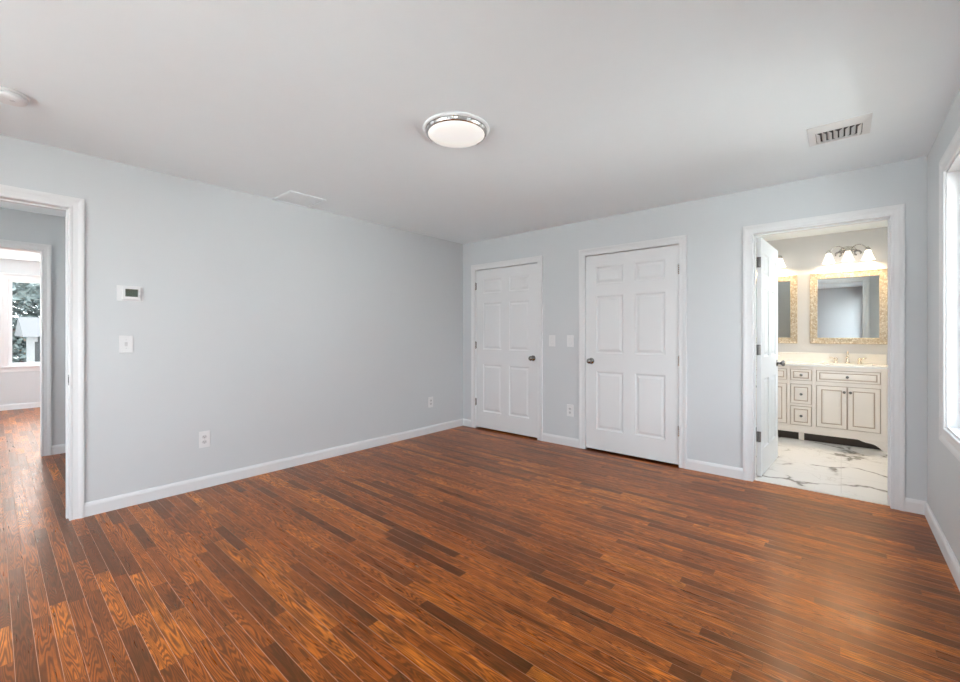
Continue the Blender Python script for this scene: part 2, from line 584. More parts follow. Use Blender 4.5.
def six_panel(W, x0=0.0, z0=0.012, z1=2.047, th=0.035, y0=0.0):
    """six-panel slab: local x from x0 to x0+W, front at y0, back at y0+th"""
    bm = bmesh.new()
    st, mu = 0.118, 0.118
    pw = (W - 2 * st - mu) / 2
    cols = [(x0 + st, x0 + st + pw), (x0 + st + pw + mu, x0 + W - st)]
    rows = [(0.230, 0.838), (1.030, 1.628), (1.752, 1.932)]
    panels = [(a, b, c, d) for a, b in cols for c, d in rows]
    grooved_face(bm, x0, x0 + W, z0, z1, panels, y0, -1.0)
    grooved_face(bm, x0, x0 + W, z0, z1, panels, y0 + th, 1.0)
    for p in (((x0, z0), (x0 + W, z0)), ((x0 + W, z0), (x0 + W, z1)), ((x0 + W, z1), (x0, z1)), ((x0, z1), (x0, z0))):
        (a, b), (c, d) = p
        bm.faces.new([bm.verts.new(q) for q in ((a, y0, b), (c, y0, d), (c, y0 + th, d), (a, y0 + th, b))])
    return bm


def knob_bm(u, z, y, sgn=1.0):
    """door knob standing out of a face along -Y (sgn 1) or +Y (sgn -1)"""
    bm = bmesh.new()
    prof = [(0.033, 0.0), (0.033, 0.004), (0.028, 0.009), (0.014, 0.012), (0.012, 0.030), (0.017, 0.036), (0.026, 0.043),
            (0.0285, 0.052), (0.026, 0.061), (0.016, 0.067), (0.004, 0.069)]
    lathe(bm, [(r, h * sgn) for r, h in prof], 28, 'Y', (u, y, z))
    return bm


def hinge_bm(u, z, y, leaf=0.0, hgt=0.089):
    bm = bmesh.new()
    for k in range(5):
        a = z - hgt / 2 + k * hgt / 5
        lathe(bm, [(0.0082, a + 0.0006), (0.0082, a + hgt / 5 - 0.0006)], 14, 'Z', (u, y, 0))
    lathe(bm, [(0.002, z + hgt / 2), (0.0055, z + hgt / 2 + 0.001), (0.0045, z + hgt / 2 + 0.006), (0.001, z + hgt / 2 + 0.008)], 12, 'Z', (u, y, 0))
    lathe(bm, [(0.001, z - hgt / 2 - 0.008), (0.0045, z - hgt / 2 - 0.006), (0.0055, z - hgt / 2 - 0.001), (0.002, z - hgt / 2)], 12, 'Z', (u, y, 0))
    if leaf:
        box(bm, min(u, u + leaf), max(u, u + leaf), 0.0022, 0.0042, z - hgt / 2, z + hgt / 2, 0.0004)
    return bm


# ================================================================== STRUCTURE
def struct(name, bm, m, label, cat, loc=(0, 0, 0), rotz=0.0):
    o = obj(name, bm, m)
    o.location = loc
    o.rotation_euler = (0, 0, rotz)
    return tag(o, label, cat, kind='structure')


# ---- floors
bm = bmesh.new()
box(bm, FAR - WT, R + WT, -2.62, D + 0.045, -0.12, 0)
box(bm, L - WT, -1.0, D + 0.045, 4.95, -0.12, 0)
struct('floor', bm, M['wood'], 'glossy reddish brown oak strip floor through bedroom, hall and far room', 'floor')
bm = bmesh.new()
box(bm, -1.0, R + WT, D + 0.105, BY + WT, -0.12, 0)
box(bm, -1.72, -1.0, 4.95, BY + WT, -0.12, 0)
struct('floor_bathroom', bm, M['marble'], 'white marble tile bathroom floor with grey brown veins', 'floor')

# ---- ceilings
bm = bmesh.new()
box(bm, HALL - WT, R + WT, REAR - WT, BY + WT, H, H + 0.12)
struct('ceiling', bm, M['ceiling'], 'plain white bedroom ceiling with dome light and vent', 'ceiling')
bm = bmesh.new()
box(bm, FAR - WT, HALL - WT, -2.62, 2.62, H, H + 0.12)
struct('ceiling', bm, M['ceiling'], 'white ceiling of the far room seen through both doorways', 'ceiling')

# ---- openings
D1 = (-3.634, -2.677)
D2 = (-2.075, -1.138)
D3 = (-0.557, 0.265)
HO = (-0.60, 0.337)            # opening bedroom -> hall (world y)
FO = (-0.60, 0.330)            # opening hall -> far room (world y)
WZ = (0.705, 2.135)            # window openings
W1 = (2.40, 3.465)             # right wall window (world y)
W2 = (-1.15, -0.35)             # right wall, unseen window added beside the camera for daylight
REARW = [(-3.05, -1.98), (-1.85, -0.80)]  # rear windows added out of view, placed for daylight on the back wall
RZ = (0.45, 2.20)
FW = [(-0.92, -0.015), (0.175, 1.08)]

# local frames: facing -Y rot 0 ; facing +X rot 90 ; facing -X rot -90 ; facing +Y rot 180
J = 0.018                       # jamb board thickness


def opn(o):
    return (o[0] - J, o[1] + J, -1.0, OPEN_Z + J)


bm = slab_with_holes(L, R, 0, H, 0, WT, [opn(D1), opn(D2), opn(D3)])
struct('wall_back', bm, M['wall'], 'light grey wall holding the three doors', 'wall', (0, D, 0))
bm = slab_with_holes(REAR - WT, BY + WT, 0, H, 0, WT, [opn(HO)])
o = struct('wall_left', bm, M['wall'], 'light grey long wall with the hall doorway and thermostat', 'wall', (L, 0, 0), PI / 2)
bm = slab_with_holes(-(BY + WT), -(REAR - WT), 0, H, 0, WT, [(-W1[1], -W1[0], *WZ), (-W2[1], -W2[0], *WZ), (-5.75, -4.95, 1.0, 2.1)])
struct('wall_right', bm, M['wall'], 'grey wall with the bright window at the right edge', 'wall', (R, 0, 0), -PI / 2)
bm = slab_with_holes(-R, -L, 0, H, 0, WT, [(-b_, -a_, *RZ) for a_, b_ in REARW])
struct('wall_rear', bm, M['wall'], 'grey wall behind the camera with two added windows', 'wall', (0, REAR, 0), PI)
# bathroom and closets
bm = slab_with_holes(-1.72, R, 0, H, 0, WT, [])
struct('wall_bathroom_far', bm, M['bath_wall'], 'pale bathroom wall behind mirrors and vanity', 'wall', (0, BY, 0))
bm = slab_with_holes(4.95 + WT, BY, 0, H, 0, WT, [])
struct('wall_bathroom_left', bm, M['bath_wall'], 'pale left wall of the bathroom', 'wall', (-1.6, 0, 0), PI / 2)
bm = slab_with_holes(L, -1.0, 0, H, 0, WT, [])
struct('wall_closet', bm, M['wall'], 'grey wall behind the closets', 'wall', (0, 4.95, 0))
bm = bmesh.new()
box(bm, -1.10, -1.0, D + WT, 4.95, 0, H)
struct('wall_closet_side', bm, M['bath_wall'], 'partition between closet and bathroom', 'wall')
# hall and far room
bm = slab_with_holes(-2.62, 2.62, 0, H, 0, WT, [opn(FO)])
struct('wall_hall_far', bm, M['wall'], 'grey hall wall holding the second doorway', 'wall', (HALL, 0, 0), PI / 2)
bm = slab_with_holes(HALL, L - WT, 0, H, 0, WT, [])
struct('wall_hall_end', bm, M['wall'], 'grey end wall of the hall', 'wall', (0, 1.75, 0))
bm = slab_with_holes(-(L - WT), -HALL, 0, H, 0, WT, [(4.6, 5.5, 0.7, 2.1)])
struct('wall_hall_front', bm, M['wall'], 'grey hall wall with an added window', 'wall', (0, REAR, 0), PI)
bm = slab_with_holes(-2.62, 2.62, 0, H, 0, WT, [(a_, b_, *WZ) for a_, b_ in FW])
struct('wall_far_room', bm, M['wall'], 'pale grey far room wall under and around its window', 'wall', (FAR, 0, 0), PI / 2)
bm = slab_with_holes(FAR, HALL - WT, 0, H, 0, WT, [(-9.2, -7.2, 0.7, 2.1)])
struct('wall_far_room_right', bm, M['wall'], 'grey side wall of the far room', 'wall', (0, 2.5, 0))
bm = slab_with_holes(-(HALL - WT), -FAR, 0, H, 0, WT, [(7.2, 9.2, 0.7, 2.1)])
struct('wall_far_room_left', bm, M['wall'], 'grey side wall of the far room with an added window', 'wall', (0, -2.5, 0), PI)

# ---- outdoor ground
bm = bmesh.new()
box(bm, -70, 40, -50, 50, -3.3, -3.1)
struct('ground', bm, M['lawn'], 'grass and paving outside, one storey below', 'ground')


bm = bmesh.new()
box(bm, R + WT + 0.1, 6.0, -12, 12, -3.1, -3.06)  # unseen dark strip, added to keep ground bounce off the ceiling
struct('ground_absorber', bm, M['absorber'], 'dark strip added outside the right wall to cut ground bounce', 'ground')


# ---- baseboards
def baseboard(name, u0, u1, loc, rotz, label, h=0.092):
    bm = bmesh.new()
    pr_ = [(0, 0), (-0.014, 0), (-0.014, h - 0.022), (-0.011, h - 0.012), (-0.008, h - 0.006), (-0.006, h), (0, h)]
    a = [bm.verts.new((u0, y, z)) for y, z in pr_]
    b = [bm.verts.new((u1, y, z)) for y, z in pr_]
    for i in range(len(pr_)):
        bm.faces.new((a[i], a[(i + 1) % len(pr_)], b[(i + 1) % len(pr_)], b[i]))
    bm.faces.new(a)
    bm.faces.new(b)
    return struct(name, bm, M['trim'], label, 'baseboard', loc, rotz)


CW = 0.071
baseboard('baseboard_left', HO[1] + CW, D, (L, 0, 0), PI / 2, 'white baseboard along the long left wall')
baseboard('baseboard_back', L, D1[0] - CW, (0, D, 0), 0, 'short white baseboard between corner and left closet door')
baseboard('baseboard_back', D1[1] + CW, D2[0] - CW, (0, D, 0), 0, 'white baseboard between the two closed doors')
baseboard('baseboard_back', D2[1] + CW, D3[0] - CW, (0, D, 0), 0, 'white baseboard between middle door and bathroom doorway')
baseboard('baseboard_back', D3[1] + CW, R, (0, D, 0), 0, 'short white baseboard right of the bathroom doorway')
baseboard('baseboard_right', -D, -REAR, (R, 0, 0), -PI / 2, 'white baseboard under the right window')
baseboard('baseboard_rear', -R, -L, (0, REAR, 0), PI, 'white baseboard on the wall behind the camera')
baseboard('baseboard_hall', FO[1] + CW, 1.75, (HALL, 0, 0), PI / 2, 'white baseboard on the hall wall beside second doorway')
baseboard('baseboard_far_room', -2.5, 2.5, (FAR, 0, 0), PI / 2, 'white baseboard under the far room window')


# ---- door casings and jambs
def trim(name, o, loc, rotz, label, back=True, zt=OPEN_Z):
    """casing on the front (and back) face plus the jamb lining of one opening; one mesh"""
    bm = bmesh.new()
    path = [(o[1], 0), (o[1], zt), (o[0], zt), (o[0], 0)]
    path = [(p[0], p[1]) for p in path]
    # inner edge runs up the right leg, over the head, down the left: outward is to the right of travel
    pr_ = [(-a, t) for a, t in wide(CASING, CW)]
    sweep(bm, path, pr_, False, 0.0, -1.0)
    if back:
        sweep(bm, path, pr_, False, WT, 1.0)
    for a, b in ((o[0] - J, o[0]), (o[1], o[1] + J)):
        box(bm, a, b, 0.0005, WT - 0.0005, 0, zt)
    box(bm, o[0] - J, o[1] + J, 0.0005, WT - 0.0005, zt, zt + J)
    return struct(name, bm, M['trim'], label, 'door frame', loc, rotz)


trim('trim_1', D1, (0, D, 0), 0, 'white casing around the left closed door in the corner')
trim('trim_2', D2, (0, D, 0), 0, 'white casing around the middle closed door')
t3 = trim('trim_3', D3, (0, D, 0), 0, 'white casing around the open bathroom doorway')
t4 = trim('trim_4', HO, (L, 0, 0), PI / 2, 'white casing of the near doorway to the hall at left edge')
trim('trim_5', FO, (HALL, 0, 0), PI / 2, 'white casing of the second doorway across the hall')

# door stops inside the bathroom jamb and hall jamb
for par, o_ in ((t3, D3), (t4, HO)):
    bm = bmesh.new()
    for a, b in ((o_[0], o_[0] + 0.010), (o_[1] - 0.010, o_[1])):
        box(bm, a, b, 0.045, 0.080, 0.0, OPEN_Z)
    box(bm, o_[0], o_[1], 0.045, 0.080, OPEN_Z - 0.010, OPEN_Z)
    obj('door_stop', bm, M['trim'], par)
# latch strike plate on the hall doorway jamb
bm = bmesh.new()
box(bm, HO[1] - 0.0015, HO[1] + 0.0005, 0.004, 0.040, 0.890, 0.958, 0.0004)
s_ = obj('strike_plate', bm, M['dark_nickel'], t4)
bm = bmesh.new()
box(bm, HO[1] - 0.0022, HO[1] - 0.0012, 0.012, 0.034, 0.905, 0.943)
obj('latch_hole', bm, M['slot'], s_)

# marble saddle under the bathroom doorway
bm = bmesh.new()
box(bm, D3[0] - 0.0, D3[1] + 0.0, D + 0.042, D + 0.108, -0.10, 0.008, 0.002)
struct('trim_6', bm, M['counter'], 'pale marble threshold between wood floor and bathroom tile', 'threshold')


# ---- windows
def window(name, u0, u1, loc, rotz, label, z0=WZ[0], z1=WZ[1], hung=False, sill=False, portal_rot=None, outer=0.0):
    t = thing(name, label, 'window', loc, rotz, kind='structure')
    bm = bmesh.new()
    rect = [(u0, z0), (u0, z1), (u1, z1), (u1, z0)]
    pr_ = [(a, t_) for a, t_ in wide(CASING, 0.08)]
    if sill:
        sweep(bm, [(u0, z0), (u0, z1), (u1, z1), (u1, z0)], pr_, False)
    else:
        sweep(bm, rect, pr_, True)
    obj('window_casing', bm, M['trim'], t)
    bm = bmesh.new()
    for a, b, c, d in ((u0, u0 + 0.012, z0, z1), (u1 - 0.012, u1, z0, z1), (u0 + 0.012, u1 - 0.012, z0, z0 + 0.012), (u0 + 0.012, u1 - 0.012, z1 - 0.012, z1)):
        box(bm, a, b, 0.0005, WT - 0.0005, c, d)
    obj('window_jamb', bm, M['trim'], t)
    if sill:
        bm = bmesh.new()
        box(bm, u0 - 0.10, u1 + 0.10, -0.045, 0.0, z0 - 0.022, z0, 0.004)
        box(bm, u0 - 0.08, u1 + 0.08, -0.014, 0.0, z0 - 0.095, z0 - 0.022, 0.003)
        obj('window_sill', bm, M['trim'], t)
    a0, a1, c0, c1 = u0 + 0.012, u1 - 0.012, z0 + 0.012, z1 - 0.012
    SP = [(0.0, 0.0), (0.0, 0.028), (0.006, 0.030), (0.036, 0.030), (0.042, 0.024), (0.042, 0.0)]

    def sash(c, d, y):
        bm = bmesh.new()
        k = 0.042
        sweep(bm, [(a0 + k, c + k), (a0 + k, d - k), (a1 - k, d - k), (a1 - k, c + k)], SP, True, y, -1.0)
        s = obj('sash', bm, M['plastic'], t)
        bm = bmesh.new()
        box(bm, a0 + k - 0.004, a1 - k + 0.004, y - 0.014, y - 0.010, c + k - 0.004, d - k + 0.004)
        obj('pane', bm, M['glass'], s)
        return s
    if hung:
        mid = (c0 + c1) / 2
        sash(c0, mid + 0.02, 0.065)
        sash(mid - 0.02, c1, 0.100)
    else:
        sash(c0, c1, 0.085)
    # daylight portal in the plane just outside the sash
    p = portal('window_daylight', (0, 0, 0), (0, 0, 0), u1 - u0, z1 - z0)
    Rm = Matrix.Rotation(rotz, 4, 'Z')
    pos = Vector(loc) + Rm @ Vector(((u0 + u1) / 2, WT + 0.01, (z0 + z1) / 2))
    # area lamps shine along local -Z: turn it to local -Y of the wall frame
    p.matrix_world = Matrix.Translation(pos) @ Rm @ Matrix.Rotation(-PI / 2, 4, 'X')
    return t


window('window_1', -W1[1], -W1[0], (R, 0, 0), -PI / 2, 'bright white framed window at the right edge')
window('window_2', -W2[1], -W2[0], (R, 0, 0), -PI / 2, 'added white framed window beside the camera, for daylight')
window('window_3', -REARW[0][1], -REARW[0][0], (0, REAR, 0), PI, 'added daylight window behind the camera, nearer the left wall', z0=RZ[0], z1=RZ[1])
window('window_4', -REARW[1][1], -REARW[1][0], (0, REAR, 0), PI, 'added daylight window behind the camera, nearer the right wall', z0=RZ[0], z1=RZ[1])
window('window_5', FW[0][0], FW[0][1], (FAR, 0, 0), PI / 2, 'left half of the far room window pair', sill=True)
window('window_6', FW[1][0], FW[1][1], (FAR, 0, 0), PI / 2, 'far room window showing trees and a neighbouring house', sill=True)
window('window_7', 4.6, 5.5, (0, REAR, 0), PI, 'added unseen window lighting the hall', z0=0.7, z1=2.1)  # added out of view to brighten the hall
window('window_9', -5.75, -4.95, (R, 0, 0), -PI / 2, 'added bathroom window for daylight, out of view', z0=1.0, z1=2.1)  # unseen, added to light the open door and the vanity
window('window_10', -9.2, -7.2, (0, 2.5, 0), 0, 'added sunny side window brightening the far room', z0=0.7, z1=2.1)  # added so that bounced sun lifts the far room
window('window_8', 7.2, 9.2, (0, -2.5, 0), PI, 'added side window brightening the far room', z0=0.7, z1=2.1)  # added out of view, sized to brighten the far room


# ---- doors
def closed_door(name, o, label, hinge_right, hz):
    t = thing(name, label, 'door', (0, D, 0), 0, kind='structure')
    g = 0.0035
    obj('door_panel', six_panel(o[1] - o[0] - 2 * g, o[0] + g, 0.020, OPEN_Z - 0.008, 0.035, 0.004), M['door'], t)
    ku = o[0] + 0.066 if hinge_right else o[1] - 0.066
    obj('door_knob', knob_bm(ku, 0.945, 0.004), M['dark_nickel'], t)
    hu = o[1] + 0.0015 if hinge_right else o[0] - 0.0015
    for z in hz:
        obj('hinge', hinge_bm(hu, z, -0.0065, -0.012 if hinge_right else 0.012), M['nickel'], t)
    return t


closed_door('door_1', D1, 'white six-panel door near the corner, knob on its right', False, (1.853, 1.085, 0.344))
closed_door('door_2', D2, 'white six-panel door in the middle, knob on its left', True, (1.831, 0.985, 0.333))

TH = math.radians(87.0)
t = thing('door_3', 'white six-panel bathroom door standing open into the bathroom', 'door', (-0.553, D + WT + 0.0275, 0), TH, kind='structure')
obj('door_panel', six_panel(0.795, 0.004, 0.012, OPEN_Z - 0.008, 0.035, -0.035), M['door'], t)
obj('door_knob', knob_bm(0.735, 0.945, -0.035), M['dark_nickel'], t)
obj('door_knob', knob_bm(0.735, 0.945, 0.0, -1.0), M['dark_nickel'], t)
for z in (1.846, 1.093, 0.348):
    bm = bmesh.new()
    # leaf let into the hinge edge of the door, knuckles at the corner
    box(bm, 0.0015, 0.0042, -0.033, -0.003, z - 0.045, z + 0.045, 0.0004)
    for k in range(5):
        a = z - 0.0445 + k * 0.0178
        lathe(bm, [(0.0065, a + 0.0006), (0.0065, a + 0.0172)], 14, 'Z', (-0.002, 0.0065, 0))
    obj('hinge', bm, M['dark_nickel'], t)

# ================================================================== BEDROOM FITTINGS
# ---- flush dome light
t = thing('ceiling_light', 'round flush white dome light with a nickel ring on the ceiling', 'ceiling light', (-1.722, 1.790, H))
bm = bmesh.new()
lathe(bm, [(0.193, 0.0), (0.195, -0.004), (0.192, -0.010), (0.182, -0.014), (0.10, -0.015)], 64)
obj('light_base', bm, M['plastic'], t)
bm = bmesh.new()
lathe(bm, [(0.160, -0.0135), (0.181, -0.0135), (0.179, -0.019), (0.176, -0.032), (0.171, -0.035), (0.160, -0.035)], 64)
ring = obj('trim_ring', bm, M['nickel'], t)
for k in range(10):
    bm = bmesh.new()
    box(bm, 0.1755, 0.1805, -0.012, 0.012, -0.033, -0.018, 0.001)
    rcl = obj('ring_clip', bm, M['plastic_edge'], ring)
    rcl.rotation_euler = (0, 0, 2 * PI * (k + 0.35) / 10)
bm = bmesh.new()
prof = [(0.168, -0.030)]
for k in range(1, 11):
    a = k / 10 * PI / 2
    prof.append((0.168 * math.cos(a) + 0.0005, -0.030 - 0.036 * math.sin(a)))
lathe(bm, prof, 64)
obj('glass_dome', bm, M['dome'], t)

t2 = copy_tree(t)  # unseen copy, added as fill light for the bathroom
t2.location = (-0.45, 5.45, H)
t2['label'] = 'added unseen dome light brightening the bathroom'
for ch in list(bpy.data.objects):
    if ch.parent == t2 and ch.name.startswith('glass_dome'):
        ch.data = ch.data.copy()
        ch.data.materials[0] = M['bath_fill']

# ---- smoke detector
t = thing('smoke_detector', 'round white smoke detector on the ceiling at the left edge', 'smoke detector', (-3.175, 0.058, H))
bm = bmesh.new()
lathe(bm, [(0.072, 0.0), (0.072, -0.010), (0.068, -0.013), (0.03, -0.013)], 48)
obj('mounting_base', bm, M['plastic'], t)
bm = bmesh.new()
lathe(bm, [(0.060, -0.0125), (0.060, -0.017), (0.066, -0.018), (0.066, -0.030), (0.060, -0.036), (0.046, -0.040), (0.02, -0.041)], 48)
obj('detector_cover', bm, M['plastic'], t)
bm = bmesh.new()
lathe(bm, [(0.010, -0.040), (0.010, -0.0425), (0.007, -0.043)], 20, 'Z', (0.022, 0.012, 0))
obj('test_button', bm, M['plastic_edge'], t)

# ---- ceiling air vent
t = thing('ceiling_vent', 'white rectangular air vent with slats on the ceiling near the right window', 'vent', (-0.012, 3.289, H))
bm = bmesh.new()
hx, hy, ix, iy = 0.143, 0.148, 0.106, 0.088
oy = 0.022
SPV = [(0.0, 0.0), (0.0, 0.012), (0.006, 0.014), (0.030, 0.008), (0.036, 0.003), (0.036, 0.0)]


def rect_ring(bm, outer, inner, z_in, z_out, lip):
    (a, b, c, d), (e, f, g, h) = outer, inner
    o0 = [(a, c), (b, c), (b, d), (a, d)]
    i0 = [(e, g), (f, g), (f, h), (e, h)]
    r = [[bm.verts.new((x, y, 0)) for x, y in o0], [bm.verts.new((x, y, z_out)) for x, y in o0],
         [bm.verts.new((x, y, z_in)) for x, y in i0], [bm.verts.new((x, y, lip)) for x, y in i0]]
    for p, q in zip(r, r[1:] + r[:1]):
        for k in range(4):
            bm.faces.new((p[k], p[(k + 1) % 4], q[(k + 1) % 4], q[k]))


rect_ring(bm, (-hx, hx, -hy, hy), (-ix, ix, oy - iy, oy + iy), -0.013, -0.004, 0.0)
obj('vent_frame', bm, M['vent'], t)
bm = bmesh.new()
box(bm, -ix, ix, oy - iy, oy + iy, -0.0015, -0.0002)
obj('duct_opening', bm, M['duct'], t)
for k in range(8):
    u = -ix + 0.012 + k * (2 * ix - 0.024) / 7
    bm = bmesh.new()
    ang = math.radians(-52 if k < 4 else 52)
    n0 = len(bm.verts)
    box(bm, -0.0010, 0.0010, oy - iy + 0.024, oy + iy - (0.003 if k in (0, 7) else 0.02), -0.0115, 0.0115)
    m4 = Matrix.Translation((u, 0, -0.0105)) @ Matrix.Rotation(ang, 4, 'Y')
    for v in bm.verts:
        v.co = m4 @ v.co
    obj('slat', bm, M['vent'], t)

# ---- painted access cover on the ceiling
t = thing('ceiling_cover', 'flat white painted access cover on the ceiling above the left wall', 'access cover', (-3.685, 1.805, H))
bm = bmesh.new()
rect_ring(bm, (-0.17, 0.17, -0.165, 0.165), (-0.148, 0.148, -0.143, 0.143), -0.012, -0.008, 0.0)
obj('cover_frame', bm, M['ceiling'], t)
bm = bmesh.new()
box(bm, -0.146, 0.146, -0.141, 0.141, -0.007, -0.0003, 0.001)
obj('cover_panel', bm, M['ceiling'], t)

# ---- thermostat
t = thing('thermostat', 'white wall thermostat with small dark screen above a light switch', 'thermostat', (L, 0.650, 1.5195), PI / 2)
bm = bmesh.new()
box(bm, -0.074, 0.074, -0.006, 0, -0.055, 0.055, 0.003)
obj('wall_plate', bm, M['plastic'], t)
bm = bmesh.new()
box(bm, -0.046, 0.058, -0.027, -0.006, -0.046, 0.046, 0.005)
obj('thermostat_body', bm, M['plastic'], t)
bm = bmesh.new()
box(bm, -0.030, 0.040, -0.0285, -0.0265, -0.024, 0.030, 0.0006)
scr = obj('screen', bm, M['lcd'], t)
bm = bmesh.new()
for cx in (-0.016, 0.010):       # two seven-segment digits, reading 88-like blocks as in the photo
    for (a, b, c, d) in ((-0.007, 0.007, 0.018, 0.020), (-0.007, 0.007, 0.002, 0.004), (-0.007, 0.007, -0.014, -0.012),
                         (-0.009, -0.007, 0.004, 0.018), (0.007, 0.009, 0.004, 0.018), (0.007, 0.009, -0.012, 0.002)):
        box(bm, cx + a, cx + b, -0.0290, -0.0284, c, d)
obj('screen_digits', bm, M['lcd_seg'], scr)
for dz in (-0.014, 0.014):
    bm = bmesh.new()
    box(bm, 0.045, 0.054, -0.0295, -0.0265, dz - 0.007, dz + 0.007, 0.001)
    obj('button', bm, M['plastic_edge'], t)


# ---- switches and outlets
def plate(t, wd=0.078, ht=0.122):
    bm = bmesh.new()
    box(bm, -wd / 2, wd / 2, -0.006, 0, -ht / 2, ht / 2, 0.0025)
    return obj('wall_plate', bm, M['plastic'], t)


def screws(t, zs_):
    for z in zs_:
        bm = bmesh.new()
        lathe(bm, [(0.0035, 0.0055), (0.0035, 0.0066), (0.0025, 0.0072)], 14, 'Y', (0, 0, z))
        obj('screw', bm, M['plastic_edge'], t)


t = thing('light_switch', 'white toggle light switch on the left wall under the thermostat', 'light switch', (L, 0.628, 1.158), PI / 2)
plate(t)
bm = bmesh.new()
box(bm, -0.008, 0.008, -0.008, -0.005, -0.015, 0.015, 0.001)
box(bm, -0.0045, 0.0045, -0.019, -0.006, 0.000, 0.009, 0.0015)
obj('toggle', bm, M['plastic_edge'], t)
screws(t, (-0.030, 0.030))

for x, lab in ((-2.484, 'white rocker switch beside the left closed door casing'),
               (-2.254, 'white rocker switch nearest the middle door casing, above the outlet')):
    t = thing('light_switch', lab, 'light switch', (x, D, 1.152), 0, 'rocker switches between the closed doors')
    plate(t, 0.080, 0.126)
    bm = bmesh.new()
    box(bm, -0.0175, 0.0175, -0.0085, -0.005, -0.034, 0.034, 0.001)
    obj('switch_frame', bm, M['plastic_edge'], t)
    bm = bmesh.new()
    vs_ = [(-0.0155, -0.0085, -0.031), (0.0155, -0.0085, -0.031), (0.0155, -0.0095, 0.0), (-0.0155, -0.0095, 0.0),
           (0.0155, -0.0125, 0.031), (-0.0155, -0.0125, 0.031)]
    v = [bm.verts.new(p) for p in vs_]
    vb = [bm.verts.new((p[0], -0.005, p[2])) for p in vs_]
    bm.faces.new((v[0], v[1], v[2], v[3]))
    bm.faces.new((v[3], v[2], v[4], v[5]))
    bm.faces.new((vb[0], vb[1], vb[4], vb[5]))
    for a, b in ((0, 1), (4, 5)):
        bm.faces.new((v[a], v[b], vb[b], vb[a]))
    for a, b, c in ((1, 2, 4), (0, 3, 5)):
        bm.faces.new((v[a], v[b], v[c], vb[c], vb[a]))
    obj('rocker', bm, M['plastic'], t)
    screws(t, (-0.048, 0.048))

for loc, rz, lab in (((L, 1.114, 0.388), PI / 2, 'white outlet on the left wall, nearer the hall doorway'),
                     ((L, 3.557, 0.384), PI / 2, 'white outlet on the left wall, nearer the room corner'),
                     ((-2.256, D, 0.390), 0, 'white outlet between the closed doors, beside the middle casing')):
    t = thing('wall_outlet', lab, 'outlet', loc, rz, 'electrical outlets low on the walls')
    plate(t, 0.080, 0.130)
    for z in (-0.0205, 0.0205):
        bm = bmesh.new()
        lathe(bm, [(0.0172, 0.005), (0.0172, 0.0078), (0.0160, 0.0085)], 28, 'Y', (0, 0, z), sy=0.84)
        rc_ = obj('socket', bm, M['plastic_edge'], t)
        bm = bmesh.new()
        box(bm, -0.0075, -0.0055, -0.0089, -0.0084, z - 0.002, z + 0.008)
        box(bm, 0.0055, 0.0075, -0.0089, -0.0084, z - 0.001, z + 0.007)
        lathe(bm, [(0.0026, 0.0084), (0.0026, 0.0089)], 12, 'Y', (0, 0, z - 0.0075))
        obj('socket_slots', bm, M['slot'], rc_)
    screws(t, (0.0,))

# ================================================================== BATHROOM
VX, VF = -0.35, 6.10            # vanity centre, front face plane
t = thing('bathroom_vanity', 'cream antique double vanity with glazed panels and bracket feet', 'vanity', (VX, VF, 0))
HW = 0.72
bm = bmesh.new()
# carcass (set 2 cm behind the front frame), side and back
box(bm, -HW + 0.004, -HW + 0.022, 0.02, BY - VF - 0.002, 0.115, 0.838)
box(bm, HW - 0.022, HW - 0.004, 0.02, BY - VF - 0.002, 0.115, 0.838)
box(bm, -HW + 0.022, HW - 0.022, 0.021, BY - VF - 0.014, 0.115, 0.133)
box(bm, -HW + 0.022, HW - 0.022, BY - VF - 0.014, BY - VF - 0.002, 0.115, 0.838)
for u_ in (-0.125, 0.107):
    box(bm, u_, u_ + 0.018, 0.021, BY - VF - 0.014, 0.133, 0.838)
obj('cabinet_body', bm, M['cream'], t)
# face frame with openings
drw = (-0.104, 0.098)
secs = [(-0.668, -0.134), (0.134, 0.668)]
holes = [(drw[0], drw[1], 0.172, 0.398), (drw[0], drw[1], 0.420, 0.652), (drw[0], drw[1], 0.690, 0.824)]
for a, b in secs:
    holes += [(a, b, 0.690, 0.824), (a, b, 0.178, 0.652)]
bm = slab_with_holes(-HW, HW, 0.090, 0.861, 0.0, 0.02, holes)
obj('face_frame', bm, M['cream'], t)
# glazed bead lines on the frame: base moulding
bm = bmesh.new()
box(bm, -HW - 0.006, HW + 0.006, -0.010, 0.0, 0.092, 0.150, 0.004)
box(bm, -HW - 0.003, HW + 0.003, -0.006, 0.0, 0.150, 0.160, 0.002)
obj('base_moulding', bm, M['cream'], t)
VP_ = [(0.0, 0.0), (0.003, -0.003), (0.008, -0.005), (0.011, -0.005), (0.024, -0.001)]


